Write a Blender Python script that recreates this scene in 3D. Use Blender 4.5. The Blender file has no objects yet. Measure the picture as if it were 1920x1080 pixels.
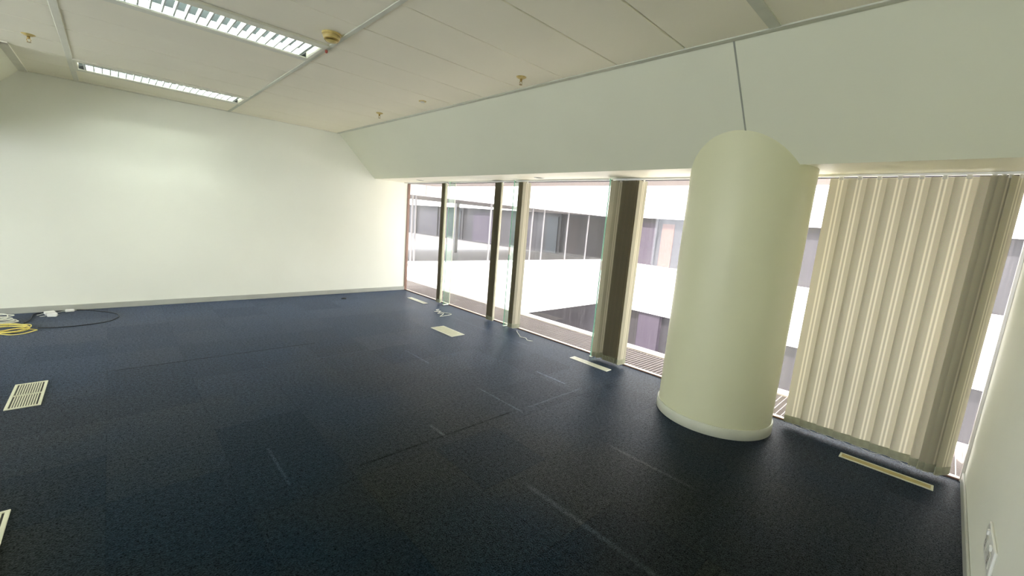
import bpy, bmesh, math, random
from mathutils import Vector, Matrix
random.seed(7)
SC = bpy.context.scene
COL = SC.collection

# ------------------------------------------------------------------ camera, sky, sun, exposure
H = 2.62                     # ceiling height
LN = -7.366                  # near (right hand) wall
a, t, g = 0.7692, -0.1604, 0.08
F = Vector((math.sin(a)*math.cos(t), math.cos(a)*math.cos(t), math.sin(t)))
R = Vector((math.cos(a), -math.sin(a), 0)); U = R.cross(F)
R2 = R*math.cos(g)+U*math.sin(g); U2 = -R*math.sin(g)+U*math.cos(g)
cam_d = bpy.data.cameras.new('camera'); cam = bpy.data.objects.new('camera', cam_d); COL.objects.link(cam)
M = Matrix((R2, U2, -F)).transposed().to_4x4(); M.translation = Vector((-3.999, -7.069, 1.4681))
cam.matrix_world = M
cam_d.sensor_width = 36; cam_d.lens = 783.18*36/1920; cam_d.clip_start = 0.02; cam_d.clip_end = 200
SC.camera = cam

W = bpy.data.worlds.new('sky'); SC.world = W; W.use_nodes = True
wn = W.node_tree.nodes; bg = wn['Background']
bg.inputs[0].default_value = (0.93, 0.95, 1.0, 1); bg.inputs[1].default_value = 1.65
sun_d = bpy.data.lights.new('sun', 'SUN'); sun = bpy.data.objects.new('sun', sun_d); COL.objects.link(sun)
sun_d.energy = 6.0; sun_d.angle = 0.03; sun_d.color = (1.0, 0.96, 0.90)
sun.rotation_euler = Vector((0.62, 0.25, -0.74)).to_track_quat('-Z', 'Y').to_euler()
sun.location = (-4, -4, 12)

SC.view_settings.view_transform = 'Standard'
SC.view_settings.look = 'None'
SC.view_settings.gamma = 1
SC.view_settings.use_curve_mapping = False
SC.view_settings.exposure = 2.4
TUBE = 14.0                  # emission of the fluorescent tubes
SC.cycles.use_denoising = True
SC.cycles.max_bounces = 14
SC.cycles.diffuse_bounces = 7
SC.cycles.transparent_max_bounces = 24
SC.cycles.sample_clamp_indirect = 6

# ------------------------------------------------------------------ helpers
def tag(o, label=None, cat=None, group=None, kind=None):
    if label: o['label'] = label
    if cat: o['category'] = cat
    if group: o['group'] = group
    if kind: o['kind'] = kind
    return o
def empty(name, loc=(0, 0, 0), rz=0):
    o = bpy.data.objects.new(name, None); COL.objects.link(o)
    o.location = loc; o.rotation_euler = (0, 0, rz); o.empty_display_size = .05
    return o
def obj(name, bm, mat, parent=None, smooth=False, loc=None):
    me = bpy.data.meshes.new(name)
    bmesh.ops.recalc_face_normals(bm, faces=bm.faces)
    bm.to_mesh(me); bm.free()
    for m in (mat if isinstance(mat, (list, tuple)) else [mat]): me.materials.append(m)
    if smooth:
        for p in me.polygons: p.use_smooth = True
    o = bpy.data.objects.new(name, me); COL.objects.link(o)
    if parent: o.parent = parent
    if loc: o.location = loc
    return o
def box(bm, x0, x1, y0, y1, z0, z1, bev=0, mi=0, rot=None):
    c = Vector(((x0+x1)/2, (y0+y1)/2, (z0+z1)/2))
    r = bmesh.ops.create_cube(bm, size=1)
    vs = r['verts']
    bmesh.ops.scale(bm, vec=(abs(x1-x0), abs(y1-y0), abs(z1-z0)), verts=vs)
    if bev:
        es = list({e for v in vs for e in v.link_edges})
        b = bmesh.ops.bevel(bm, geom=es, offset=bev, segments=1, affect='EDGES', profile=.5)
        vs = list({v for f in b['faces'] for v in f.verts} | {v for v in vs if v.is_valid})
        vs = list({v for v in vs if v.is_valid} | {w for v in vs if v.is_valid for f in v.link_faces for w in f.verts})
    m = Matrix.Translation(c)
    if rot is not None: m = m @ rot.to_4x4()
    bmesh.ops.transform(bm, matrix=m, verts=vs)
    if mi:
        for v in vs:
            for f in v.link_faces: f.material_index = mi
    return bm
def B(): return bmesh.new()
def prism(bm, pts, axis, a0, a1):
    """extrude a polygon; pts are the two other coordinates in order, axis 0/1/2 the extrusion axis"""
    def P(p, s):
        q = list(p); q.insert(axis, s); return q
    v0 = [bm.verts.new(P(p, a0)) for p in pts]; v1 = [bm.verts.new(P(p, a1)) for p in pts]
    n = len(pts)
    bm.faces.new(v0); bm.faces.new(v1[::-1])
    for i in range(n): bm.faces.new((v0[i], v0[(i+1) % n], v1[(i+1) % n], v1[i]))
    return bm
def lathe(bm, prof, c=(0, 0, 0), n=32, cap=True):
    rings = []
    for r, z in prof:
        rings.append([bm.verts.new((c[0]+r*math.cos(2*math.pi*i/n), c[1]+r*math.sin(2*math.pi*i/n), c[2]+z)) for i in range(n)])
    for A, Bq in zip(rings, rings[1:]):
        for i in range(n): bm.faces.new((A[i], A[(i+1) % n], Bq[(i+1) % n], Bq[i]))
    if cap: bm.faces.new(rings[0][::-1]); bm.faces.new(rings[-1])
    return bm
def smooth_path(pts, sub=6):
    P = [Vector(p) for p in pts]; out = []
    for i in range(len(P)-1):
        p0, p1, p2, p3 = P[max(i-1, 0)], P[i], P[i+1], P[min(i+2, len(P)-1)]
        for k in range(sub):
            s = k/sub
            out.append(.5*((2*p1)+(p2-p0)*s+(2*p0-5*p1+4*p2-p3)*s*s+(3*p1-p0-3*p2+p3)*s**3))
    out.append(P[-1]); return out
def tube(bm, pts, r, n=6):
    rings = []
    for i, p in enumerate(pts):
        d = (pts[min(i+1, len(pts)-1)]-pts[max(i-1, 0)])
        d = d.normalized() if d.length > 1e-9 else Vector((1, 0, 0))
        up = Vector((0, 0, 1)) if abs(d.z) < .9 else Vector((1, 0, 0))
        s = d.cross(up).normalized(); u = s.cross(d)
        rings.append([bm.verts.new(p+r*(s*math.cos(2*math.pi*k/n)+u*math.sin(2*math.pi*k/n))) for k in range(n)])
    for A, C in zip(rings, rings[1:]):
        for k in range(n): bm.faces.new((A[k], A[(k+1) % n], C[(k+1) % n], C[k]))
    bm.faces.new(rings[0][::-1]); bm.faces.new(rings[-1])
    return bm
def copy_tree(o, parent=None):
    c = o.copy(); COL.objects.link(c); c.parent = parent
    for ch in list(o.children): copy_tree(ch, c)
    return c

# ------------------------------------------------------------------ materials
def new_mat(name):
    m = bpy.data.materials.new(name); m.use_nodes = True
    nt = m.node_tree; return m, nt, nt.nodes['Principled BSDF']
def L(nt, a, b): nt.links.new(a, b)
def plain(name, col, rough=.6, metal=0, noise=.03, scale=6, bump=0, bscale=200, spec=.5):
    m, nt, p = new_mat(name)
    p.inputs['Roughness'].default_value = rough; p.inputs['Metallic'].default_value = metal
    p.inputs['Specular IOR Level'].default_value = spec
    tc = nt.nodes.new('ShaderNodeTexCoord'); n = nt.nodes.new('ShaderNodeTexNoise'); n.inputs['Scale'].default_value = scale
    n.inputs['Detail'].default_value = 4
    r = nt.nodes.new('ShaderNodeValToRGB')
    lo = [max(0, c*(1-noise)) for c in col]; hi = [min(1, c*(1+noise)) for c in col]
    r.color_ramp.elements[0].position = .35; r.color_ramp.elements[1].position = .65
    r.color_ramp.elements[0].color = (*lo, 1); r.color_ramp.elements[1].color = (*hi, 1)
    L(nt, tc.outputs['Object'], n.inputs['Vector']); L(nt, n.outputs['Fac'], r.inputs['Fac']); L(nt, r.outputs['Color'], p.inputs['Base Color'])
    if bump:
        b = nt.nodes.new('ShaderNodeTexNoise'); b.inputs['Scale'].default_value = bscale
        bu = nt.nodes.new('ShaderNodeBump'); bu.inputs['Strength'].default_value = bump; bu.inputs['Distance'].default_value = .002
        L(nt, tc.outputs['Object'], b.inputs['Vector']); L(nt, b.outputs['Fac'], bu.inputs['Height']); L(nt, bu.outputs['Normal'], p.inputs['Normal'])
    return m
M_wall = plain('wall_paint', (.84, .85, .75), .62, noise=.012, scale=1.5, bump=.08, bscale=90, spec=.3)
M_bulk = plain('bulkhead_paint', (.76, .765, .60), .5, noise=.012, scale=1.5, spec=.35)
M_soffit = plain('soffit_paint', (.92, .89, .74), .5, noise=.012, scale=1.5, spec=.35)
M_column = plain('column_paint', (.66, .66, .44), .42, noise=.015, scale=2, spec=.4)
M_skirt = plain('skirting_paint', (.42, .43, .38), .45, noise=.04, scale=5)
M_skirtc = plain('column_skirting_paint', (.55, .56, .44), .45, noise=.05, scale=5)
M_tile = plain('ceiling_tile', (.92, .88, .71), .75, noise=.02, scale=.9, bump=.15, bscale=350, spec=.2)
M_tbar = plain('ceiling_bar_paint', (.78, .77, .64), .5, noise=.03)
M_edge = plain('edge_trim_paint', (.60, .61, .50), .5, noise=.05)
M_gap = plain('dark_gap', (.10, .10, .085), .8)
M_joint = plain('joint_grey', (.16, .16, .13), .8)
M_white = plain('white_enamel', (.82, .82, .78), .35, noise=.01)
M_alu = plain('aluminium', (.62, .60, .56), .35, .8, noise=.04)
M_sill = plain('sill_metal', (.55, .47, .38), .4, .5, noise=.06)
M_brown = plain('brown_seal', (.16, .08, .05), .6)
M_jamb = plain('brown_jamb', (.22, .13, .09), .5)
M_head = plain('dark_head_frame', (.06, .06, .07), .5)
M_reflect = plain('lamp_reflector', (.022, .027, .028), .45, .0, noise=.01)
M_louvre = plain('louvre_white', (.48, .52, .50), .4, noise=.01)
M_housing = plain('lamp_housing', (.76, .75, .62), .45, noise=.02)
M_yellowed = plain('yellowed_plastic', (.60, .47, .17), .4, noise=.12, scale=30)
M_brass = plain('brass', (.40, .28, .09), .35, .8, noise=.1, scale=40)
M_red = plain('red_plastic', (.42, .10, .07), .4)
M_ventw = plain('vent_cream', (.62, .62, .46), .45, noise=.04, scale=20)
M_ventp = plain('vent_pale', (.72, .72, .60), .45, noise=.04, scale=20)
M_venttan = plain('vent_tan', (.52, .44, .20), .5, noise=.08, scale=30)
M_ventd = plain('vent_dark', (.05, .05, .045), .8)
M_yel = plain('yellow_cable', (.80, .68, .18), .45, noise=.08, scale=30)
M_wcab = plain('white_cable', (.80, .80, .70), .5)
M_bcab = plain('black_cable', (.012, .014, .016), .5)
M_grate = plain('galvanised_grating', (.28, .24, .22), .5, .2, noise=.06, scale=4)
M_under = plain('dark_tray', (.09, .07, .065), .8)
M_kerb = plain('kerb_cream', (.82, .74, .64), .7, noise=.03)
M_fac = plain('facade_white', (.68, .655, .61), .7, noise=.02, scale=.6)
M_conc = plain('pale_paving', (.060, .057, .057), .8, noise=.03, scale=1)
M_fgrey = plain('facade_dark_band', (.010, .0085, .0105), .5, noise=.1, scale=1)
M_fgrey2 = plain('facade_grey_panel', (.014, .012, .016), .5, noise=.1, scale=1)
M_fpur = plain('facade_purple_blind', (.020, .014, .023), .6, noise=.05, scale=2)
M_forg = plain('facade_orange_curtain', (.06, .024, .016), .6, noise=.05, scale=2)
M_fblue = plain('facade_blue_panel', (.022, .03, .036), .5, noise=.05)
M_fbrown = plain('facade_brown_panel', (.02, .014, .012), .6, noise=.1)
M_post = plain('facade_post', (.14, .13, .13), .4, .3)
M_dgap = plain('facade_joint', (.07, .065, .06), .8)

def emit(name, col, s):
    m = bpy.data.materials.new(name); m.use_nodes = True; nt = m.node_tree; nt.nodes.clear()
    e = nt.nodes.new('ShaderNodeEmission'); e.inputs[0].default_value = (*col, 1); e.inputs[1].default_value = s
    o = nt.nodes.new('ShaderNodeOutputMaterial'); L(nt, e.outputs[0], o.inputs[0]); return m
M_tube = emit('fluorescent_tube', (.93, 1.0, .90), TUBE)

def glass(name, tint, streak=.0, base=.0, ior=1.45):
    """thin clear pane: straight-through light, a fresnel reflection, and dusty streaks that scatter"""
    m = bpy.data.materials.new(name); m.use_nodes = True; nt = m.node_tree; nt.nodes.clear()
    N = nt.nodes.new
    o = N('ShaderNodeOutputMaterial'); tr = N('ShaderNodeBsdfTransparent'); tr.inputs[0].default_value = (*tint, 1)
    gl = N('ShaderNodeBsdfGlossy'); gl.inputs['Roughness'].default_value = .02
    fr = N('ShaderNodeFresnel'); ge = N('ShaderNodeNewGeometry'); mi = N('ShaderNodeMapRange')
    mi.inputs['To Min'].default_value = ior; mi.inputs['To Max'].default_value = 1/ior      # same reflectance entering and leaving the pane
    L(nt, ge.outputs['Backfacing'], mi.inputs['Value']); L(nt, mi.outputs[0], fr.inputs[0])
    mx = N('ShaderNodeMixShader'); L(nt, fr.outputs[0], mx.inputs[0]); L(nt, tr.outputs[0], mx.inputs[1]); L(nt, gl.outputs[0], mx.inputs[2])
    last = mx
    if streak or base:
        tc = N('ShaderNodeTexCoord'); mp = N('ShaderNodeMapping'); mp.inputs['Scale'].default_value = (1, 45, .55)
        ns = N('ShaderNodeTexNoise'); ns.inputs['Scale'].default_value = 1.6; ns.inputs['Detail'].default_value = 5
        rp = N('ShaderNodeMapRange'); rp.inputs['From Min'].default_value = .50; rp.inputs['From Max'].default_value = .80
        rp.inputs['To Min'].default_value = base; rp.inputs['To Max'].default_value = base+streak
        L(nt, tc.outputs['Object'], mp.inputs[0]); L(nt, mp.outputs[0], ns.inputs['Vector']); L(nt, ns.outputs['Fac'], rp.inputs['Value'])
        tl = N('ShaderNodeBsdfTranslucent'); tl.inputs[0].default_value = (.95, .88, .90, 1)
        m2 = N('ShaderNodeMixShader'); L(nt, rp.outputs[0], m2.inputs[0]); L(nt, mx.outputs[0], m2.inputs[1]); L(nt, tl.outputs[0], m2.inputs[2]); last = m2
    L(nt, last.outputs[0], o.inputs[0]); return m
M_pane = glass('dusty_window_glass', (.985, .985, .985), .035, .004)
M_finglass = glass('fin_glass', (.86, .97, .91))
M_fedge = plain('green_glass_edge', (.30, .62, .44), .2, noise=.05)
M_clear = glass('far_glass', (.92, .93, .94), ior=1.2)

def vane_mat():
    m, nt, p = new_mat('blind_fabric'); N = nt.nodes.new
    o = nt.nodes['Material Output']
    tc = N('ShaderNodeTexCoord'); sp = N('ShaderNodeSeparateXYZ'); L(nt, tc.outputs['Object'], sp.inputs[0])
    # two lighter woven bands near the middle of each slat (object x across the slat)
    ab = N('ShaderNodeMath'); ab.operation = 'ABSOLUTE'; L(nt, sp.outputs['X'], ab.inputs[0])
    s1 = N('ShaderNodeMath'); s1.operation = 'SUBTRACT'; L(nt, ab.outputs[0], s1.inputs[0]); s1.inputs[1].default_value = .011
    a1 = N('ShaderNodeMath'); a1.operation = 'ABSOLUTE'; L(nt, s1.outputs[0], a1.inputs[0])
    mr = N('ShaderNodeMapRange'); mr.inputs['From Min'].default_value = .002; mr.inputs['From Max'].default_value = .008
    mr.inputs['To Min'].default_value = 1; mr.inputs['To Max'].default_value = 0; L(nt, a1.outputs[0], mr.inputs['Value'])
    wv = N('ShaderNodeTexNoise'); wv.inputs['Scale'].default_value = 260; L(nt, tc.outputs['Object'], wv.inputs['Vector'])
    mixc = N('ShaderNodeMix'); mixc.data_type = 'RGBA'
    mixc.inputs[6].default_value = (.50, .47, .36, 1); mixc.inputs[7].default_value = (.80, .76, .60, 1)
    L(nt, mr.outputs[0], mixc.inputs[0])
    mul = N('ShaderNodeMix'); mul.data_type = 'RGBA'; mul.blend_type = 'MULTIPLY'; mul.inputs[0].default_value = .25
    L(nt, mixc.outputs[2], mul.inputs[6]); L(nt, wv.outputs['Color'], mul.inputs[7])
    L(nt, mul.outputs[2], p.inputs['Base Color']); p.inputs['Roughness'].default_value = .85; p.inputs['Specular IOR Level'].default_value = .1
    tl = N('ShaderNodeBsdfTranslucent'); L(nt, mul.outputs[2], tl.inputs[0])
    mx = N('ShaderNodeMixShader'); mx.inputs[0].default_value = .18
    L(nt, p.outputs[0], mx.inputs[1]); L(nt, tl.outputs[0], mx.inputs[2]); L(nt, mx.outputs[0], o.inputs[0])
    return m
M_vane = vane_mat()
M_pocket = plain('blind_weight_pocket', (.34, .34, .24), .8, noise=.1, scale=30)
M_clip = plain('clear_clip', (.62, .61, .54), .3)
M_chain = plain('bead_chain', (.55, .55, .52), .4)

def carpet_mat():
    m, nt, p = new_mat('navy_carpet'); N = nt.nodes.new
    p.inputs['Roughness'].default_value = .42; p.inputs['Specular IOR Level'].default_value = .035; p.inputs['Specular Tint'].default_value = (.45, .62, 1, 1)
    p.inputs['Sheen Weight'].default_value = .20; p.inputs['Sheen Roughness'].default_value = .30; p.inputs['Sheen Tint'].default_value = (.52, .66, 1, 1)
    tc = N('ShaderNodeTexCoord'); V = tc.outputs['Object']
    def math_(op, a_, b_=None):
        n = N('ShaderNodeMath'); n.operation = op
        for i, q in enumerate((a_, b_)):
            if q is None: continue
            if isinstance(q, (int, float)): n.inputs[i].default_value = q
            else: L(nt, q, n.inputs[i])
        return n.outputs[0]
    def noise(scale, detail=3, vec=V):
        n = N('ShaderNodeTexNoise'); n.inputs['Scale'].default_value = scale; n.inputs['Detail'].default_value = detail; L(nt, vec, n.inputs['Vector']); return n.outputs['Fac']
    sp = N('ShaderNodeSeparateXYZ'); L(nt, V, sp.inputs[0]); X, Y = sp.outputs['X'], sp.outputs['Y']
    # per tile tone (500 mm carpet tiles)
    fx = math_('FLOOR', math_('DIVIDE', math_('ADD', X, .09), .5)); fy = math_('FLOOR', math_('DIVIDE', math_('ADD', Y, .03), .5))
    cb = N('ShaderNodeCombineXYZ'); L(nt, fx, cb.inputs[0]); L(nt, fy, cb.inputs[1])
    wn_ = N('ShaderNodeTexWhiteNoise'); wn_.noise_dimensions = '3D'; L(nt, cb.outputs[0], wn_.inputs['Vector'])
    big = noise(.55, 3)
    hue = N('ShaderNodeMix'); hue.data_type = 'RGBA'
    hue.inputs[6].default_value = (.0018, .0070, .0100, 1); hue.inputs[7].default_value = (.0068, .0082, .0046, 1)
    hr = N('ShaderNodeMapRange'); hr.inputs['From Min'].default_value = .43; hr.inputs['From Max'].default_value = .58
    L(nt, math_('ADD', big, math_('MULTIPLY', math_('SUBTRACT', wn_.outputs['Value'], .5), .07)), hr.inputs['Value']); L(nt, hr.outputs[0], hue.inputs[0])
    tone = math_('ADD', .90, math_('MULTIPLY', wn_.outputs['Value'], .2))
    fib = noise(150, 3); fib2 = noise(48, 2)
    fr = N('ShaderNodeMapRange'); fr.inputs['From Min'].default_value = .34; fr.inputs['From Max'].default_value = .70
    fr.inputs['To Min'].default_value = .2; fr.inputs['To Max'].default_value = 2.8
    L(nt, math_('ADD', math_('MULTIPLY', fib, .7), math_('MULTIPLY', fib2, .3)), fr.inputs['Value'])
    k = math_('MULTIPLY', tone, fr.outputs[0])
    # worn seams and lines of old tape residue: (x0, x1, y0, y1, soft, gain)
    wear = noise(7, 4)
    segs = [(-3.39, -4.90, -4.42, .010, 1.5, 0), (-2.445, -4.95, -4.74, .012, 2.2, 0), (-2.37, -6.6, -5.6, .018, 1.5, 0),
            (-1.00, -4.80, -4.40, .012, 2.0, 0), (-1.75, -5.0, -4.42, .010, 1.5, 0), (-1.60, -6.3, -5.65, .015, 1.3, 0),
            (-1.78, -3.70, -3.20, .010, 1.2, 0), (-.45, -3.9, -1.6, .012, .7, 0),
            (-2.53, -4.15, -2.4, .011, -.75, 1), (-4.925, -3.1, -1.75, .011, -.7, 1), (-4.94, -1.7, -.95, .010, 1.0, 1), (-3.02, -2.7, -1.9, .012, .6, 1)]
    for c, lo, hi, w, gain, ax in segs:
        A_, B_ = (X, Y) if ax == 0 else (Y, X)
        d = math_('ABSOLUTE', math_('SUBTRACT', A_, c))
        m1 = N('ShaderNodeMapRange'); m1.interpolation_type = 'SMOOTHSTEP'
        m1.inputs['From Min'].default_value = w*.3; m1.inputs['From Max'].default_value = w*1.3; m1.inputs['To Min'].default_value = 1; m1.inputs['To Max'].default_value = 0
        L(nt, d, m1.inputs['Value'])
        e = math_('ABSOLUTE', math_('SUBTRACT', B_, (lo+hi)/2))
        m2 = N('ShaderNodeMapRange'); m2.interpolation_type = 'SMOOTHSTEP'
        m2.inputs['From Min'].default_value = (hi-lo)/2*.8; m2.inputs['From Max'].default_value = (hi-lo)/2; m2.inputs['To Min'].default_value = 1; m2.inputs['To Max'].default_value = 0
        L(nt, e, m2.inputs['Value'])
        q = math_('MULTIPLY', math_('MULTIPLY', m1.outputs[0], m2.outputs[0]), math_('MULTIPLY', wear, gain*1.0 if gain > 0 else gain*1.2))
        k = math_('MULTIPLY', k, math_('ADD', 1.0, q))
    # fine tile seams
    def seam(v, off):
        fr_ = math_('FRACT', math_('DIVIDE', math_('ADD', v, off), .5))
        dd = math_('ABSOLUTE', math_('SUBTRACT', fr_, .5))
        mm = N('ShaderNodeMapRange'); mm.inputs['From Min'].default_value = .492; mm.inputs['From Max'].default_value = .5
        mm.inputs['To Min'].default_value = 1; mm.inputs['To Max'].default_value = .78
        L(nt, dd, mm.inputs['Value']); return mm.outputs[0]
    k = math_('MULTIPLY', k, math_('MULTIPLY', seam(X, .09), seam(Y, .03)))
    vm = N('ShaderNodeVectorMath'); vm.operation = 'SCALE'; L(nt, hue.outputs[2], vm.inputs[0]); L(nt, k, vm.inputs['Scale'])
    L(nt, vm.outputs[0], p.inputs['Base Color'])
    L(nt, math_('MULTIPLY', k, .20), p.inputs['Sheen Weight']); L(nt, math_('MULTIPLY', k, .035), p.inputs['Specular IOR Level'])
    bu = N('ShaderNodeBump'); bu.inputs['Strength'].default_value = .5; bu.inputs['Distance'].default_value = .004
    L(nt, fib, bu.inputs['Height']); L(nt, bu.outputs['Normal'], p.inputs['Normal'])
    return m
M_carpet = carpet_mat()

# ------------------------------------------------------------------ room shell
XL = -8.95                                      # left wall, out of view
XB, XD, ZB = -1.2734, -0.6556, 1.983            # bulkhead: ceiling edge, lower edge, height
XR1, XR2 = -2.764, -4.2                         # ceiling runners
def struct(name, bm, mat, **k): return tag(obj(name, bm, mat, **k), kind='structure')

struct('floor', box(B(), XL, 0.0, LN, 0, -.12, 0), M_carpet)
struct('wall_far', box(B(), XL, .03, 0, .18, -.12, 3.0), M_wall)
struct('wall_near', box(B(), XL, .03, LN-.15, LN, -.12, 3.0), M_wall)
bm = B(); box(bm, XL-.15, XL, LN-.15, .18, -.12, .25); box(bm, XL-.15, XL, LN-.15, .18, 2.1, 3.0)
for y0, y1 in ((LN-.15, LN+.3), (-3.75, -3.55), (-.12, .18)): box(bm, XL-.15, XL, y0, y1, .25, 2.1)
struct('wall_left', bm, M_wall)
# sloped window bulkhead with the soffit below it
bm = B(); prism(bm, [(XB, H), (XD, ZB), (XD, ZB+.02), (XB+.03, H+.25), (XB, H+.25)], 1, LN, 0)
wr = struct('wall_right', bm, M_bulk)
bm = B(); box(bm, XD, .03, LN, 0, ZB+.006, ZB+.12); obj('soffit', bm, M_soffit, wr)
# sloping boxed-in corner at the far left
bm = B(); prism(bm, [(-4.615, H), (-5.35, 1.83), (-5.35, H+.2), (-4.615, H+.2)], 1, -1.24, 0); struct('wall_corner', bm, M_bulk)
bm = B(); box(bm, -4.63, -4.56, -1.255, -.002, H-.012, H+.02); box(bm, -5.40, -4.56, -1.275, -1.225, H-.012, H+.02); struct('trim_1', bm, M_tbar)
# skirtings
struct('baseboard_far', box(B(), XL, -.012, -.012, 0, 0, .070, .003), M_skirt)
struct('baseboard_near', box(B(), XL, -.03, LN, LN+.012, 0, .070, .003), M_skirt)

# ceiling: 1.5 m x 0.5 m panels resting on runners
YG = [-.207-.4985*k for k in range(15)]         # cross joints
rows = [0]+YG
cols = [(XR1, XB), (XR2, XR1), (XR2-1.49, XR2), (XR2-2.98, XR2-1.49), (XL, XR2-2.98)]
FIX = [(1, 2), (1, 7), (3, 2), (3, 7), (3, 12)]   # column, row of each light fitting; left-bay ones unseen, added to light the room
bm = B()
for ci, (c0, c1) in enumerate(cols):
    for ri in range(len(rows)):
        y1 = rows[ri]; y0 = rows[ri+1] if ri+1 < len(rows) else LN
        if (ci, ri) in FIX: continue
        if y1 <= LN: continue
        y0 = max(y0, LN)
        dz = random.uniform(-.0012, .0012)
        box(bm, c0+.002, c1-.002, y0+.004, y1-.004, H+dz, H+.025, bev=.003)
ceil = struct('ceiling', bm, M_tile)
bm = B(); box(bm, XL-.1, XB+.05, LN-.1, .1, H+.16, H+.2); box(bm, XB-.01, XB+.0, LN, 0, H+.02, H+.2); obj('ceiling_slab', bm, M_tile, ceil)
# joint recess behind the panels
bm = B()
for ci, (c0, c1) in enumerate(cols):
    for ri, y in enumerate(YG):
        if y > LN: box(bm, c0, c1, y-.006, y+.006, H+.010, H+.026)
obj('joint_backing', bm, M_joint, ceil)
n = 2
for x in (XR1, XR2, XR2-1.49, XR2-2.98):
    w = .016 if x == XR1 else .022
    struct('trim_%d' % n, box(B(), x-w, x+w, LN, -.001, H-.006, H+.02, .002), M_edge if x == XR1 else M_tbar); n += 1
bm = B(); box(bm, XB-.045, XB+.002, LN, -.001, H-.008, H+.02, .002); struct('trim_%d' % n, bm, M_edge); n += 1
bm = B(); box(bm, XL, XB-.046, -.03, -.001, H-.006, H+.02, .002); struct('trim_%d' % n, bm, M_tbar); n += 1
bm = B(); box(bm, XR1+.02, XB-.047, -6.225, -6.165, H-.006, H+.02, .002); struct('trim_%d' % n, bm, M_edge); n += 1
# joint line down the bulkhead above the column
s = Vector((XD-XB, 0, ZB-H)).normalized(); nrm = Vector((s.z, 0, -s.x))
bm = B(); A0 = Vector((XB, -5.965, H)); vs = []
nn = Vector((-abs(s.z), 0, -abs(s.x)))
for d in (0.004, (Vector((XD, 0, ZB))-Vector((XB, 0, H))).length-.004):
    for yy in (-.005, .005):
        for e in (.0015, -.004): vs.append(bm.verts.new(A0+s*d+Vector((0, yy, 0))+nn*e))
for q in ((0, 1, 3, 2), (4, 5, 7, 6), (0, 1, 5, 4), (2, 3, 7, 6), (0, 2, 6, 4), (1, 3, 7, 5)): bm.faces.new([vs[i] for i in q])
struct('trim_%d' % n, bm, plain('bulkhead_joint', (.34, .35, .28), .8)); n += 1

# ------------------------------------------------------------------ windows: five frameless panes with glass fins between
FIN = [-1.455, -2.935, -4.425, -5.92]
edges = [0]+FIN+[LN]
for i in range(5):
    y1, y0 = edges[i], edges[i+1]
    bm = B(); box(bm, -.004, .035, y0, y1, -.004, .012, .002); w = struct('window_%d' % (i+1), bm, M_sill)
    obj('seal', box(B(), -.010, -.004, y0, y1, -.002, .010), M_brown, w)
    obj('head_frame', box(B(), -.012, .03, y0, y1, ZB-.010, ZB+.0055, .002), M_head, w)
    obj('pane', box(B(), .008, .014, y0+.004, y1-.004, .012, ZB-.010), M_pane, w)
    if i < 4:
        yf = edges[i+1]
        f = obj('glass_fin', box(B(), -.105, .006, yf-.0075, yf+.0075, .014, ZB+.004), M_finglass, w); f['label'] = 'clear glass fin with green edges'
        e = obj('edge', box(B(), -.1065, -.1055, yf-.0075, yf+.0075, .014, ZB+.004), M_fedge, f); e['label'] = 'green polished glass edge'
        obj('foot_bracket', box(B(), -.115, -.012, yf-.016, yf+.016, 0, .013, .003), M_white, f)
        obj('patch_fitting', box(B(), -.109, -.085, yf-.010, yf+.010, 1.00, 1.11, .003), M_alu, f)
        obj('silicone_joint', box(B(), .006, .017, yf-.0035, yf+.0035, .012, ZB-.01), M_kerb, w)
    if i == 0: obj('jamb', box(B(), -.02, .03, -.014, -.001, 0, ZB), M_jamb, w)
    if i == 4: obj('jamb', box(B(), -.02, .03, LN+.001, LN+.016, 0, ZB), M_alu, w)

for i, (y0, y1) in enumerate(((LN+.3, -3.75), (-3.55, -.12))):         # unseen left wall windows, added to bring more daylight into the room
    bm = B()
    for q in ((y0, y0+.04, .25, 2.1), (y1-.04, y1, .25, 2.1), (y0, y1, .25, .29), (y0, y1, 2.06, 2.1), ((y0+y1)/2-.02, (y0+y1)/2+.02, .25, 2.1)): box(bm, XL-.10, XL-.05, *q)
    w = struct('window_%d' % (i+6), bm, M_alu)
    obj('pane', box(B(), XL-.08, XL-.074, y0+.04, y1-.04, .29, 2.06), M_clear, w)

# ------------------------------------------------------------------ column
CX, CY, CR = -.437, -5.905, .425
cl = empty('round_column', (CX, CY, 0)); tag(cl, 'thick round pale painted column in front of the window wall', 'column')
obj('shaft', lathe(B(), [(CR, 0.0), (CR, 2.55)], n=96), M_column, cl, smooth=True)
bm = B(); lathe(bm, [(CR+.001, 0), (CR+.010, 0), (CR+.012, .002), (CR+.012, .074), (CR+.008, .080), (CR+.001, .080)], n=96, cap=False)
k = obj('skirting', bm, M_skirtc, cl, smooth=True); k['label'] = 'greyer skirting band around the foot of the column'
for o in cl.children:
    m_ = o.modifiers.new('edge', 'EDGE_SPLIT'); m_.split_angle = .8

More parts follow.
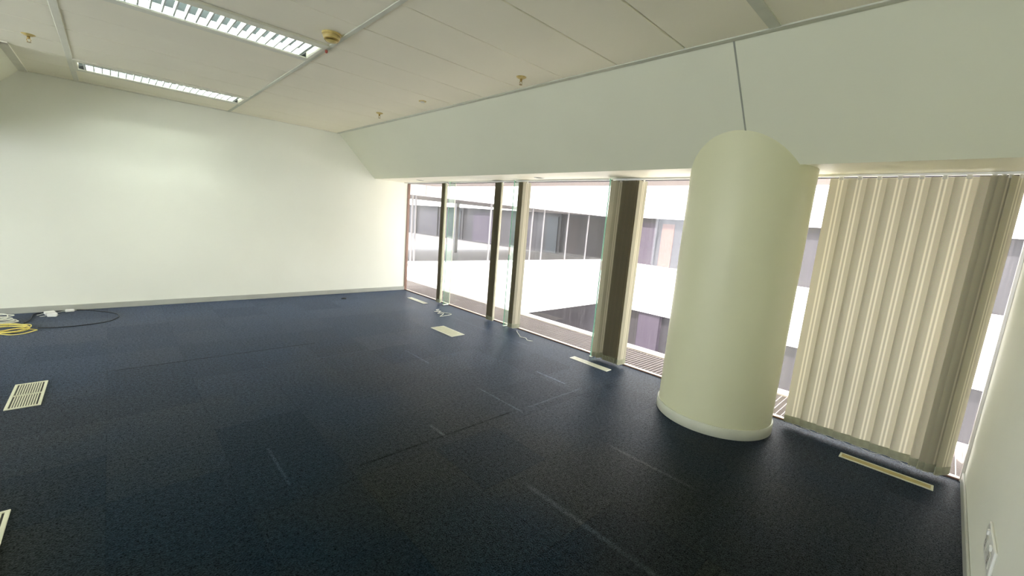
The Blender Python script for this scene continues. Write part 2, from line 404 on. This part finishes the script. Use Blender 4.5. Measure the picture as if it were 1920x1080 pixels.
# ------------------------------------------------------------------ vertical blinds
VW = .127; ZV0, ZV1 = .030, ZB-.022
def vane_proto():
    bm = B(); nx = 8
    for th in (0, 1):
        pass
    prof = [((i/nx-.5)*VW, .005*(1-(2*i/nx-1)**2)) for i in range(nx+1)]
    zs = [ZV0+.055, ZV1]
    g0 = [[bm.verts.new((x, y, z)) for x, y in prof] for z in zs]
    for i in range(nx): bm.faces.new((g0[0][i], g0[0][i+1], g0[1][i+1], g0[1][i]))
    v = obj('vane', bm, M_vane, smooth=True)
    bm = B(); o_, i_ = [], []
    for z in (ZV0, ZV0+.056):
        o_.append([bm.verts.new((x*1.003, y+.0025, z)) for x, y in prof]); i_.append([bm.verts.new((x*1.003, y-.0025, z)) for x, y in prof])
    for i in range(nx):
        bm.faces.new((o_[0][i], o_[0][i+1], o_[1][i+1], o_[1][i])); bm.faces.new((i_[0][i], i_[1][i], i_[1][i+1], i_[0][i+1]))
        bm.faces.new((o_[0][i], i_[0][i], i_[0][i+1], o_[0][i+1])); bm.faces.new((o_[1][i], o_[1][i+1], i_[1][i+1], i_[1][i]))
    for e in (0, nx): bm.faces.new((o_[0][e], o_[1][e], i_[1][e], i_[0][e]))
    w_ = obj('weight_pocket', bm, M_pocket, v)
    w_['label'] = 'darker sewn weight pocket at the foot of a slat'
    bm = B()
    box(bm, -.05, .05, -.003, .005, ZV0-.004, ZV0+.003, .001)
    obj('weight_bar', bm, M_clip, w_)
    obj('hanger', box(B(), -.013, .013, .002, .009, ZV1-.012, ZV1+.010, .002), M_clip, v)
    return v
VP = vane_proto(); first_used = [False]
def blind(y0, y1, vanes, label, chain=None):
    """vanes: (x, y, angle) with angle = turn of the slat away from the window plane"""
    yc = (vanes[0][1]+vanes[-1][1])/2
    root = empty('vertical_blind', (-.09, yc, 0)); tag(root, label, 'blind', 'vertical blinds along the window wall')
    hr = B(); box(hr, -.014, .014, y0+.02-yc, y1-.02-yc, ZB-.0115, ZB+.005, .002)
    obj('headrail', hr, M_white, root)
    for x, y, an in vanes:
        if not first_used[0]: v = VP; v.parent = root; first_used[0] = True
        else: v = copy_tree(VP, root)
        v.location = (x+.09, y-yc, 0); v.rotation_euler = (0, 0, math.pi/2+an)
    if chain:
        pts = []
        for (x, y, an), (x2, y2, an2) in zip(vanes, vanes[1:]):
            for s_ in range(6):
                q = s_/6; pts.append(Vector((x+(x2-x)*q+.09-.012, y+(y2-y)*q-yc, ZV0-.004-.012*math.sin(math.pi*q))))
        obj('bottom_chain', tube(B(), pts, .0018, 5), M_chain, root)
    return root
P2 = math.pi/2
def stack(ya, yb, n_, lead=None):
    out = [(-.09, ya+(yb-ya)*i/(n_-1), (lead or P2)+random.uniform(-.05, .05)) for i in range(n_)]
    return out
blind(FIN[0], 0, stack(-1.255, -1.35, 9, 2.2), 'dark narrow blind stack nearest the far wall, drawn back against the first glass fin')
blind(FIN[1], FIN[0], stack(-2.555, -2.69, 12, 2.2), 'thin dark blind stack with no glass fin on its left, second from the far wall')
blind(FIN[2], FIN[1], stack(-3.035, -3.125, 9, 2.0)+[(-.092, -3.163, 1.38)], 'narrow blind stack with a bright cream slat, just right of a green glass edge')
s4 = [(-.10, -4.50, P2-.5), (-.095, -4.545, P2-.35)]+stack(-4.585, -4.770, 13, 1.95)+[(-.092, -4.812, 1.40)]
blind(FIN[3], FIN[2], s4, 'wide drawn-back blind stack with many thin slat edges, left of the round column', True)
big = [(-.085, -6.41-.1075*k, .20) for k in range(7)]
big += [(-.092, -7.158, .42), (-.100, -7.195, .62), (-.098, -7.222, .75), (-.088, -7.262, 1.0)]
blind(LN, FIN[3], big, 'closed vertical blind of broad glowing cream slats between the column and the near wall', True)

# ------------------------------------------------------------------ light fittings
def fitting():
    r = empty('ceiling_light')
    x0, x1, y0, y1 = -.705, .705, -.246, .246      # local extents
    a0, a1, b0, b1 = -.675, .675, -.165, .165
    bm = B()
    for q in ((x0, x1, b1, y1), (x0, x1, y0, b0), (x0, a0, b0, b1), (a1, x1, b0, b1)): box(bm, q[0], q[1], q[2], q[3], -.014, .02, .003)
    box(bm, x0, x1, y0, y1, .115, .125); box(bm, x0, x1, b1+.02, b1+.03, .02, .115); box(bm, x0, x1, b0-.03, b0-.02, .02, .115)
    box(bm, a0-.004, a0+.002, b0, b1, -.006, .112); box(bm, a1-.002, a1+.004, b0, b1, -.006, .112)
    obj('housing', bm, M_housing, r)
    bm = B()
    for sgn in (-1, 1):
        pr = [(sgn*.164, -.006), (sgn*.158, .04), (sgn*.120, .085), (sgn*.05, .108), (sgn*.0, .112), (0, .116), (sgn*.168, .116), (sgn*.168, -.006)]
        prism(bm, pr, 0, a0, a1)
    obj('reflector', bm, M_reflect, r)
    bm = B()
    for k in range(1, 23):
        x = a0+.052+(a1-a0-.104)*(k-1)/21
        prism(bm, [(x-.0045, -.004), (x+.0045, -.004), (x+.0012, .046), (x-.0012, .046)], 1, b0+.004, b1-.004)
    for y in (b0+.004, b1-.004): box(bm, a0+.04, a1-.04, y-.003, y+.003, -.008, .04)
    for x in (a0+.04, a1-.04): box(bm, x-.002, x+.002, b0+.004, b1-.004, -.006, .04)
    obj('louvre', bm, M_louvre, r)
    for y in (-.062, .062):
        bm = B(); tube(bm, [Vector((a0+.05, y, .088)), Vector((a1-.05, y, .088))], .0135, 12); tb = obj('tube', bm, M_tube, r, smooth=True)
        for x in (a0+.03, a1-.05): obj('lamp_holder', box(B(), x, x+.02, y-.012, y+.012, .070, .110, .002), M_white, tb)
    return r
fit0 = fitting()
info = {(1, 2): 'slim louvred ceiling light nearest the far wall, seen at a shallow angle', (1, 7): 'bright louvred fluorescent ceiling light nearest the camera, beside the yellowed smoke detector',
        (3, 2): 'unseen louvred ceiling light in the left bay by the far wall, added to brighten the room',
        (3, 7): 'unseen louvred ceiling light in the middle of the left bay, added to brighten the room', (3, 12): 'unseen louvred ceiling light in the left bay by the near wall, added to brighten the room'}
for i, (ci, ri) in enumerate(FIX):
    f = fit0 if i == 0 else copy_tree(fit0)
    c0, c1 = cols[ci]
    f.location = ((c0+c1)/2+.0, (rows[ri]+rows[ri+1])/2, H)
    tag(f, info[(ci, ri)], 'ceiling light', 'louvred fluorescent ceiling lights')

# ------------------------------------------------------------------ small ceiling things
sd = empty('smoke_detector', (-2.845, -3.92, H)); tag(sd, 'yellowed round smoke detector on the ceiling beside the bright light', 'smoke detector')
obj('base_plate', lathe(B(), [(.0, 0), (.062, 0), (.062, -.010), (.056, -.014), (.0, -.014)], n=32, cap=False), M_yellowed, sd, smooth=False)
bm = B(); lathe(bm, [(.0, -.012), (.056, -.013), (.054, -.028), (.044, -.040), (.036, -.050), (.020, -.055), (.0, -.056)], n=32, cap=False); obj('sensor_head', bm, M_yellowed, sd, smooth=True)
bm = B(); lathe(bm, [(.047, -.036), (.0475, -.037), (.0475, -.043), (.040, -.049), (.039, -.047)], n=32, cap=False); obj('vent_band', bm, M_brass, sd)
il = empty('indicator_light', (-2.765, -3.60, H-.006)); tag(il, 'tiny dark red indicator on the ceiling runner at the end of the bright light', 'indicator')
obj('bezel', lathe(B(), [(0, 0), (.013, 0), (.012, -.006), (0, -.006)], n=16, cap=False), M_alu, il)
obj('lens', lathe(B(), [(0, -.004), (.010, -.004), (.010, -.018), (.006, -.024), (0, -.025)], n=16, cap=False), M_red, il, smooth=True)

def sprinkler():
    r = empty('sprinkler')
    obj('escutcheon', lathe(B(), [(0, 0), (.042, 0), (.040, -.004), (.022, -.014), (.016, -.016), (0, -.016)], n=28, cap=False), M_yellowed, r, smooth=True)
    bm = B(); lathe(bm, [(0, -.014), (.009, -.014), (.009, -.034), (.007, -.036), (0, -.036)], n=16, cap=False); obj('body', bm, M_brass, r, smooth=True)
    bm = B(); tube(bm, [Vector((-.008, 0, -.034)), Vector((-.012, 0, -.046)), Vector((-.004, 0, -.060)), Vector((.004, 0, -.060)), Vector((.012, 0, -.046)), Vector((.008, 0, -.034))], .0022, 6)
    obj('yoke', bm, M_brass, r)
    bm = B(); lathe(bm, [(0, -.060), (.013, -.060), (.013, -.062), (0, -.062)], n=16, cap=False); obj('deflector', bm, M_brass, r)
    return r
sp0 = sprinkler()
for i, (x, y, lab) in enumerate([(-1.52, -4.42, 'brass sprinkler head with a yellowed collar, nearest of those along the bulkhead'),
                                 (-1.575, -2.02, 'small brass sprinkler head near the far right corner of the ceiling'),
                                 (-4.40, -1.74, 'small sprinkler head on the ceiling at the far left, beside the boxed corner')]):
    o = sp0 if i == 0 else copy_tree(sp0)
    o.location = (x, y, H+.001); tag(o, lab, 'sprinkler', 'ceiling sprinkler heads')
cv = empty('concealed_sprinkler', (-1.575, -3.0, H)); tag(cv, 'flat yellowed cover disc with a pale centre between two sprinkler heads', 'sprinkler')
obj('ring', lathe(B(), [(0, 0), (.040, 0), (.038, -.006), (0, -.006)], n=28, cap=False), M_yellowed, cv)
obj('cap', lathe(B(), [(0, -.006), (.022, -.006), (.020, -.016), (0, -.018)], n=24, cap=False), M_clip, cv, smooth=True)
dl0 = None
for x, y, lab in ((-.32, -.93, 'small flush round downlight in the window soffit, nearest the far wall'), (-.30, -3.56, 'small flush round downlight in the window soffit above the middle panes')):
    if dl0 is None:
        r = empty('downlight'); dl0 = r
        obj('trim_ring', lathe(B(), [(.046, .0), (.064, .0), (.062, -.005), (.048, -.005), (.046, .0)], n=32, cap=False), M_clip, r)
        obj('lens', lathe(B(), [(0, -.002), (.047, -.002), (.047, .0), (0, .0)], n=32, cap=False), M_joint, r)
    else: r = copy_tree(dl0)
    r.location = (x, y, ZB+.0062); tag(r, lab, 'downlight', 'downlights in the soffit')

# ------------------------------------------------------------------ floor vents
def slot_vent(x0, x1, y0, y1, label, m_frame, m_in, cells=None, inner=.012):
    xc, yc = (x0+x1)/2, (y0+y1)/2; hx, hy = (x1-x0)/2, (y1-y0)/2
    r = empty('floor_vent', (xc, yc, 0)); tag(r, label, 'floor vent', 'air vents set in the carpet')
    bm = B(); e = inner
    for q in ((-hx, hx, -hy, -hy+e), (-hx, hx, hy-e, hy), (-hx, -hx+e, -hy+e, hy-e), (hx-e, hx, -hy+e, hy-e)): box(bm, *q, -.001, .006, .0015)
    obj('frame', bm, m_frame, r)
    obj('duct_back', box(B(), -hx+e, hx-e, -hy+e, hy-e, -.001, .0012), m_in if cells is None else M_ventd, r)
    bm = B()
    if cells is None:
        nn_ = max(2, int((2*hx-2*e)/.011))
        for i in range(nn_):
            x = -hx+e+(2*hx-2*e)*(i+.5)/nn_; box(bm, x-.0028, x+.0028, -hy+e, hy-e, .001, .0045)
    else:
        ncx = cells
        for i in range(1, ncx):
            x = -hx+e+(2*hx-2*e)*i/ncx; box(bm, x-.0032, x+.0032, -hy+e, hy-e, .001, .005)
        box(bm, -hx+e, hx-e, -.010, .010, .001, .005)
    obj('grille_bars', bm, m_frame if cells else m_in, r)
    return r
slot_vent(-.352, -.268, -1.25, -.72, 'slim pale floor vent nearest the far corner, below the first window pane', M_ventp, M_ventp)
slot_vent(-1.05, -.85, -3.03, -2.56, 'wide rectangular cream floor vent set away from the window', M_ventp, M_ventw)
slot_vent(-.360, -.272, -4.815, -4.325, 'slim pale floor vent beside the wide drawn-back blind stack', M_ventp, M_ventp)
slot_vent(-.345, -.262, -7.235, -6.755, 'slim tan floor vent in front of the closed glowing blind', M_ventw, M_venttan)
slot_vent(-4.57, -4.408, -3.055, -2.56, 'slotted cream floor grille near the left edge of the picture', M_ventw, M_ventd, cells=11, inner=.016)
slot_vent(-4.56, -4.398, -4.84, -4.35, 'slotted cream floor grille cut off at the bottom left of the picture', M_ventw, M_ventd, cells=11, inner=.016)

# ------------------------------------------------------------------ cables and litter on the floor
cc = empty('cable_coil', (-4.80, -.78, 0)); tag(cc, 'loose coil of yellow cable on the carpet at the left edge', 'cable')
for k, (ox, oy, rx, ry, ph, dz) in enumerate([(-.02, .0, .16, .15, 0, .006), (-.05, .03, .20, .17, .6, .014), (-.03, -.05, .17, .13, 1.4, .022), (.07, -.12, .13, .10, .3, .006), (-.08, .0, .21, .14, 2.2, .028)]):
    pts = []
    for i in range(37):
        an = 2*math.pi*i/36+ph; pts.append(Vector((ox+rx*math.cos(an), oy+ry*math.sin(an), dz+.006*math.sin(3*an+k))))
    obj('cable_loop', tube(B(), pts, .0048, 8), M_yel, cc, smooth=True)
wc = empty('white_cable_bundle', (-4.90, -.48, 0)); tag(wc, 'tangled heap of white cable behind the yellow coil', 'cable')
for k in range(7):
    pts = []; rx, ry, tl = random.uniform(.08, .14), random.uniform(.05, .10), random.uniform(-.6, .6)
    for i in range(29):
        an = 2*math.pi*i/28+k
        pts.append(Vector((.03*math.sin(k)+rx*math.cos(an), .03*math.cos(2*k)+ry*math.sin(an), .012+.014*k*.8+.03*max(0, math.sin(an+tl))*(k % 3)*.6)))
    obj('cable_loop', tube(B(), pts, .0045, 7), M_wcab, wc, smooth=True)
pts = smooth_path([(-4.72, -.54, .005), (-4.69, -.37, .005), (-4.68, -.10, .005), (-4.55, -.030, .005), (-4.40, -.028, .005), (-4.30, -.045, .005), (-4.19, -.15, .005), (-4.03, -.355, .005), (-3.996, -.545, .005), (-4.046, -.688, .005), (-4.119, -.784, .005), (-4.301, -.845, .005), (-4.47, -.85, .005), (-4.60, -.80, .005)])
o = obj('black_cable', tube(B(), pts, .0045, 6), M_bcab, smooth=True); tag(o, 'thin black cable looping over the carpet by the far wall', 'cable')
def adapter(x, y, rz, sx, sy, sz, label):
    r = empty('plug_adapter', (x, y, 0), rz); tag(r, label, 'plug', 'white plugs by the far skirting')
    obj('casing', box(B(), -sx/2, sx/2, -sy/2, sy/2, 0, sz, .006), M_white, r)
    for s_ in (-1, 1): obj('pin', box(B(), sx/2-.001, sx/2+.016, s_*sy*.2-.003, s_*sy*.2+.003, sz*.4, sz*.4+.004), M_alu, r)
    bm = B(); tube(bm, [Vector(p) for p in smooth_path([(-sx/2+.002, 0, sz*.4), (-sx/2-.02, .006, .010), (-sx/2-.04, .0, .006), (-sx/2-.06, -.01, .006)])], .003, 6); obj('lead', bm, M_wcab, r, smooth=True)
adapter(-4.565, -.145, .3, .085, .05, .035, 'white plug adapter touching the skirting, left of the other two')
adapter(-4.535, -.28, -.2, .075, .05, .038, 'white plug adapter lying furthest out from the far wall')
adapter(-4.41, -.082, .0, .075, .040, .030, 'flat white plug adapter at the skirting, right of the other two')
o = obj('carpet_lump', lathe(B(), [(0, .0), (.045, 0), (.035, .012), (.012, .02), (0, .021)], n=10, cap=False), M_bcab, smooth=True); o.location = (-1.335, -.43, 0); o.scale = (1, .5, 1)
tag(o, 'small dark lump of debris on the carpet in front of the far wall', 'debris')
pts = smooth_path([(-.35, -1.70, .004), (-.44, -1.75, .012), (-.40, -1.83, .004), (-.50, -1.80, .006), (-.47, -1.90, .016), (-.53, -1.93, .004), (-.45, -1.97, .004), (-.60, -2.10, .004), (-.55, -2.12, .010), (-.37, -2.06, .004), (-.39, -1.95, .004), (-.46, -1.88, .004)])
o = obj('white_string', tube(B(), pts, .0042, 6), M_wcab, smooth=True); tag(o, 'tangled white cord on the carpet near the first glass fin', 'cord', 'white cords on the carpet')
pts = smooth_path([(-.12, -3.225, .012), (-.15, -3.26, .004), (-.24, -3.40, .004), (-.275, -3.45, .004), (-.26, -3.53, .008), (-.30, -3.60, .004), (-.27, -3.66, .004)])
o = obj('white_string', tube(B(), pts, .0036, 6), M_wcab, smooth=True); tag(o, 'short white cord trailing from the stack with the bright cream slat', 'cord', 'white cords on the carpet')

# ------------------------------------------------------------------ power outlet on the near wall
po = empty('power_outlet', (-1.59, LN, .355)); tag(po, 'wide white power outlet low on the near wall at the bottom right', 'power outlet')
obj('face_plate', box(B(), -.135, .135, 0, .009, -.058, .058, .003), M_white, po)
for x in (-.068, .068):
    sk = obj('socket', box(B(), x-.030, x+.030, .008, .012, -.036, .020, .002), M_clip, po)
    for px, pz in ((-.010, -.004), (.010, -.004), (0, -.024)): obj('slot', box(B(), x+px-.002, x+px+.002, .011, .0125, pz-.005, pz+.005), M_ventd, sk)
    obj('switch', box(B(), x-.010, x+.010, .008, .016, .026, .046, .002), M_white, po)

# ------------------------------------------------------------------ outside: walkway, kerb, bridge and facade across the court
YA, XF = 1.5, 9.2                                  # bridge front, far facade
bm = B()
y = LN-.6
while y < YA: box(bm, .04, .655, y-.003, y+.003, -.035, -.008); y += .042
x = .05
while x < .655: box(bm, x-.0018, x+.0018, LN-.6, YA, -.030, -.010); x += .026
gr = empty('walkway', (0, 0, 0)); tag(gr, 'narrow steel grating walkway with a cream kerb outside the windows', 'walkway')
obj('grating', bm, M_grate, gr)
obj('tray', box(B(), .036, .66, LN-.6, YA, -.11, -.075), M_under, gr)
obj('kerb', box(B(), .66, .825, LN-.6, YA-.002, -.30, .004, .006), M_kerb, gr)
sf = obj('soffit_slab', box(B(), .04, 1.55, LN-.6, YA-.01, 2.10, 2.38), plain('outer_soffit', (.19, .155, .145), .7)); tag(sf, 'pinkish overhanging slab above the walkway outside the windows', 'overhang')

def panels(bm, axis, const, thick, a0, a1, z0, z1, joints):
    js = [a0]+[j for j in joints if a0 < j < a1]+[a1]
    for p, q in zip(js, js[1:]):
        if axis == 'x': box(bm, p+.008, q-.008, const, const+thick, z0, z1)
        else: box(bm, const, const+thick, p+.008, q-.008, z0, z1)
# bridge (spans from our building to the facade across)
br = empty('bridge_gallery', (1, YA, 0)); tag(br, 'white-panelled glazed gallery closing the far end of the court', 'building')
def rel(root, name, bm, mat, par=None):
    o = obj(name, bm, mat, par or root)
    if par is None: o.location = -Vector(root.location)
    return o
XA = XF-.03
ja = [1.3+1.5*k for k in range(7)]
bm = B(); panels(bm, 'x', YA, .16, .83, XA, -1.27, .285, ja); rel(br, 'parapet', bm, M_fac)
rel(br, 'coping', box(B(), .83, XA, YA-.02, YA+.24, .286, .318, .004), M_fac)
bm = B(); panels(bm, 'x', YA, .2, .10, XA, 1.86, 4.2, ja); rel(br, 'upper_panel', bm, M_fac)
bm = B(); box(bm, .83, XA, YA+.03, YA+.14, -1.25, .28); box(bm, .1, XA, YA+.04, YA+.18, 1.88, 4.15); rel(br, 'joint_backing', bm, M_dgap)
rel(br, 'roof_slab', box(B(), .10, XA, YA+.2, 4.9, 1.875, 2.2), plain('gallery_ceiling', (.10, .075, .072), .8))
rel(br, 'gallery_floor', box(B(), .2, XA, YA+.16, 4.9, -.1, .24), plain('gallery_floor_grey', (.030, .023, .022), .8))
for x in (1.0, 1.09, 4.97, 5.47, 6.62, 7.7, 3.36):
    rel(br, 'mullion', box(B(), x-.014, x+.014, YA+.05, YA+.09, .318, 1.86), M_post)
rel(br, 'rear_post', box(B(), 4.35, 4.47, 4.5, 4.62, .24, 1.875), M_post)
rel(br, 'gallery_glass', box(B(), .83, XA, YA+.064, YA+.070, .318, 1.86), M_clear)
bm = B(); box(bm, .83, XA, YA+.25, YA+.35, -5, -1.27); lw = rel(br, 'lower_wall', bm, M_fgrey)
# terrace beyond the gallery
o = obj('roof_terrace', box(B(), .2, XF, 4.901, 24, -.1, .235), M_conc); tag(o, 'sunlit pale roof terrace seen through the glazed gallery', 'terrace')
o = obj('court_floor', box(B(), .83, XF, LN-12, YA+.24, -5.1, -5.0), plain('court_floor_pale', (.6, .56, .52), .8)); tag(o, 'pale floor at the bottom of the courtyard', 'ground')  # colour made pale to bounce sunlight up to the soffit and ceiling
# facade across
fb = empty('court_facade', (XF, 0, 0)); tag(fb, 'long white-banded building across the court with dark window bands', 'building')
jb = [.30+1.5*k for k in range(-14, 17)]
bm = B(); panels(bm, 'y', XF, .2, -20, YA, -1.31, .285, jb); rel(fb, 'spandrel_panel', bm, M_fac)
rel(fb, 'coping', box(B(), XF-.02, XF+.25, -20, YA-.03, .286, .312, .004), M_fac)
bm = B(); panels(bm, 'y', XF, .2, -20, 24, 1.905, 5.2, jb); rel(fb, 'upper_panel', bm, M_fac)
bm = B(); box(bm, XF+.04, XF+.16, -20, YA, -1.29, .27); box(bm, XF+.04, XF+.16, -20, 24, 1.92, 5.15); rel(fb, 'joint_backing', bm, M_dgap)
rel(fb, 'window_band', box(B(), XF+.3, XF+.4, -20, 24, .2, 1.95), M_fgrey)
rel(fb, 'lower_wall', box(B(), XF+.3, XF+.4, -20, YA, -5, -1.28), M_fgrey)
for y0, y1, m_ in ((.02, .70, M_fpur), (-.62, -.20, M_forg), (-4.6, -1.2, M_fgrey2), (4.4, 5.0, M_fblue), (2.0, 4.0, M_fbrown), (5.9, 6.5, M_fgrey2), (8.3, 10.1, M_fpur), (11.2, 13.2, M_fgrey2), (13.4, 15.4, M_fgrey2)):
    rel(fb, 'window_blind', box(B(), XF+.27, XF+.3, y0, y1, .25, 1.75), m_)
for y in (-.03, .82, 4.2, 6.6, 8.25, 10.9, 13.3, 15.6, -1.15, -2.4):
    rel(fb, 'mullion', box(B(), XF+.2, XF+.26, y-.025, y+.025, .25, 1.905), M_fgrey)
bm = B(); box(bm, XF+.1, XF+.3, -.62, .16, -5, -1.31); rel(fb, 'pilaster', bm, M_fpur)
bm = B(); box(bm, XF+.1, XF+.3, -5.6, -5.0, -5, -1.31); rel(fb, 'pilaster', bm, M_fpur)
bm = B(); v = [bm.verts.new(p) for p in ((XF+.22, -.02, .28), (XF+.22, .03, .28), (XF+.22, -.12, 1.85), (XF+.22, -.17, 1.85))]
bm.faces.new(v); bmesh.ops.solidify(bm, geom=bm.faces[:], thickness=.03); rel(fb, 'tilted_frame', bm, M_fgrey)
